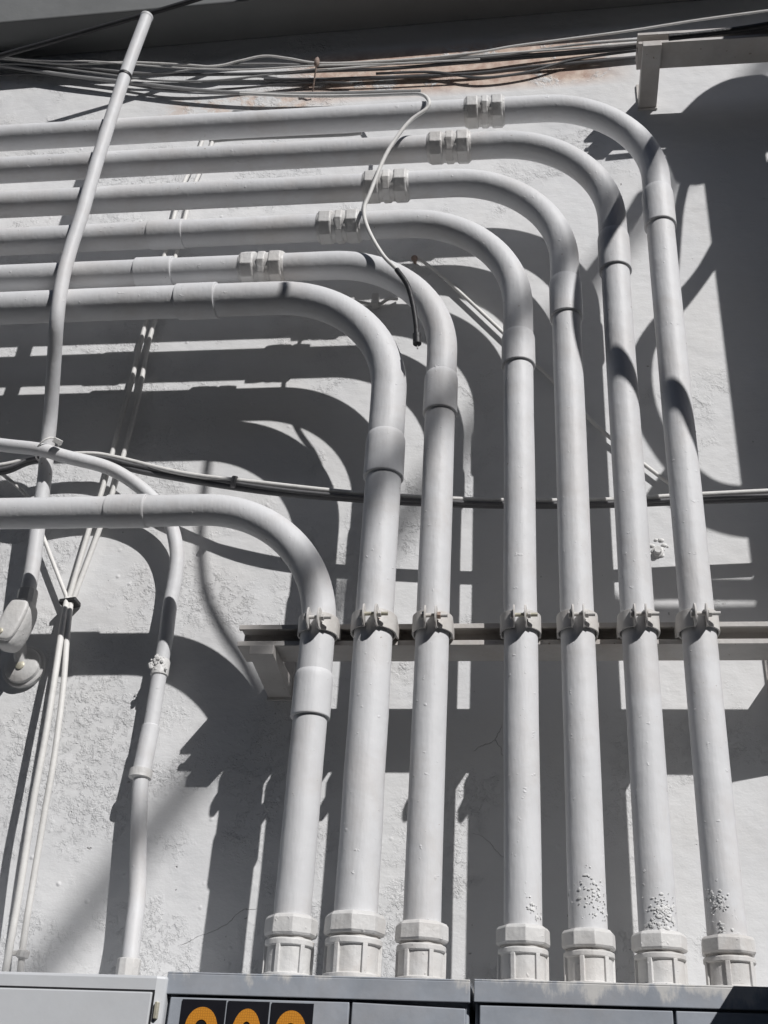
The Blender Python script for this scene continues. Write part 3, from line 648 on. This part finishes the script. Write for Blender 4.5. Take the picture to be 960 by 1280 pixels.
# numeral plates
def text_mesh(s, size):
    cu = bpy.data.curves.new('txt', 'FONT'); cu.body = s; cu.size = size; cu.extrude = .0004; cu.align_x = 'CENTER'; cu.offset = .0022
    o = bpy.data.objects.new('txt', cu); C.objects.link(o)
    dg = bpy.context.evaluated_depsgraph_get(); me = bpy.data.meshes.new_from_object(o.evaluated_get(dg))
    bpy.data.objects.remove(o); return me
pz = at(300, 1251, BD).z
lab = ['left one of the three black number plates on the grey box', 'middle one of the three black number plates on the grey box', 'right one of the three black number plates on the grey box']
for k, (a, b, ch) in enumerate([(227, 282, '9'), (284.5, 336.5, '0'), (339.5, 392, '9')]):
    xa, xb = at(a, 1262, BD).x, at(b, 1262, BD).x; hh = .105; top = pz-.0005*k
    t = thing('number_plate', ((xa+xb)/2, -BD, top-hh), lab[k], 'number plate', 'number plates on the grey meter box')
    bm = BM(); box(bm, (xa, -BD-.0012, top-hh), (xb, -BD+.0002, top)); obj('plate', bm, plate_m, t, smooth=0)
    me = text_mesh(ch, .098)
    xs = [v.co.x for v in me.vertices]; ys = [v.co.y for v in me.vertices]
    wx = (max(xs)-min(xs)); hy = max(ys)-min(ys)
    for v in me.vertices:
        x_, y_, z_ = v.co
        v.co = Vector(((x_-(max(xs)+min(xs))/2)*((xb-xa)*.74/wx), -.0018-z_, (y_-max(ys))*(.088/hy)-.0095+hh))
    me.name = 'numeral'; me.materials.clear(); me.materials.append(orange_m)
    o = bpy.data.objects.new('numeral', me); C.objects.link(o); o.parent = t

# ------------------------------------------------------------ beyond the right edge: service mast, risers and the loops hanging from it
MD = .42
def ab(px, py, d=MD): return above(px, py, d)
ma = ab(905, 400); 
mx = ab(889, 230).x+.060
t = thing('service_mast', (mx, -MD, .9), 'galvanised service mast standing out from the wall beyond the right edge', 'mast')
ztop = ab(900, 118).z
bm = BM(); sweep(bm, [(mx, -MD, .95), (mx, -MD, ztop-.05)], .060, 32); obj('mast_pipe', bm, mast_m, t)
bm = BM(); lathe(bm, (mx, -MD, ztop-.13), (-.12, 0, 1), [(-.07, .062), (-.05, .12), (.02, .125), (.08, .105), (.115, .07), (.14, .02)], 24); obj('weather_hood', bm, mast_m, t)
bm = BM(); box(bm, (mx-.02, -MD, 1.25), (mx+.02, 0, 1.29)); box(bm, (mx-.02, -MD, 2.3), (mx+.02, 0, 2.34)); obj('mast_bracket', bm, mast_m, t, smooth=0)
mx2 = mx+.15
t = thing('service_riser', (mx2, -MD, 0), 'second large riser right of the service mast, outside the picture', 'riser')
zt2 = ab(958, 160).z
bm = BM(); pth2 = [Vector((mx2, -MD, .4)), Vector((mx2, -MD, zt2-.14))]
for k in range(1, 13): a = pi/2*k/12; pth2.append(Vector((mx2+.2-.2*cos(a), -MD, zt2-.14+.1*sin(a))))
pth2.append(Vector((mx2+.8, -MD, zt2-.04)))
sweep(bm, pth2, .07, 28); obj('riser_tube', bm, mast_m, t)
def loop(pts, r, label, d=MD):
    P = catmull([ab(a, b, d) for a, b in pts], 8)
    bm = BM(); sweep(bm, P, r, 14); o = obj('drip_loop_cable', bm, black_m); o.data.transform(Matrix.Translation(-P[-1])); o.location = P[-1]
    tag(o, label, 'cable', 'drip loops of the service cables')
loop([(900, 300), (878, 338), (850, 372), (818, 408), (800, 440), (796, 480), (805, 520), (824, 556), (850, 590), (880, 622), (960, 640)], .014, 'wide outer drip loop beside the service mast')
loop([(900, 316), (882, 344), (855, 380), (826, 414), (810, 444), (808, 485), (818, 526), (838, 560), (866, 592), (900, 612), (960, 618)], .011, 'inner drip loop beside the service mast')
loop([(820, 602), (850, 616), (890, 640), (930, 652), (980, 655)], .024, 'lowest thick service cable beside the mast')
loop([(800, 738), (850, 736), (900, 737), (980, 738)], .016, 'level cable crossing below the drip loops')
P = catmull([at(a, b, .215)+Vector((.8084, -1, 1.1005))*.54 for a, b in [(900, 60), (870, 110), (840, 150), (812, 190), (790, 235), (768, 278), (742, 320), (728, 355), (723, 395), (732, 430), (755, 450), (785, 472), (815, 486), (850, 510), (872, 540), (900, 556), (960, 560), (1100, 556)]], 8)
bm = BM(); sweep(bm, P, .0165, 14); o = obj('drip_loop_cable', bm, black_m); o.data.transform(Matrix.Translation(-P[-1])); o.location = P[-1]
tag(o, 'thick service cable looping low, farthest out from the wall', 'cable', 'drip loops of the service cables')
loop([(880, 180), (862, 215), (849, 262), (843, 330), (836, 400), (836, 440)], .010, 'short cable tail hanging close left of the service mast')
# neighbouring deeper cabinet, outside to the right
q = at(966, 1150, .31)
t = thing('tall_cabinet', (q.x+.3, -.3, -1.5), 'deeper cabinet standing right of the meter boxes, outside the picture', 'cabinet')
bm = BM(); box(bm, (q.x, -.62, -1.5), (q.x+.6, -.31, q.z)); obj('cabinet_body', bm, grey_m, t, smooth=0, bevel=.004)
# far service cables whose soft shade falls low on the wall
def far_line(a, b, d, r, label):
    A, B_ = ab(*a, d), ab(*b, d); v = (B_-A).normalized()
    bm = BM(); sweep(bm, [A-v*1.2+Vector((0, 0, .02)), A, B_, B_+v*6], r, 12); o = obj('overhead_line', bm, black_m); tag(o, label, 'overhead line')
far_line((70, 1190), (262, 950), 5.5, .028, 'overhead service line spanning the street in front of the wall')
P = catmull([ab(*q, 1.0) for q in [(262, 560), (252, 640), (251, 700), (258, 745), (278, 788), (305, 830), (322, 872)]], 8)
bm = BM(); sweep(bm, P, .0075, 10); o = obj('slack_cable', bm, black_m); tag(o, 'slack service cable hanging out in front of the wall above the picture', 'cable')
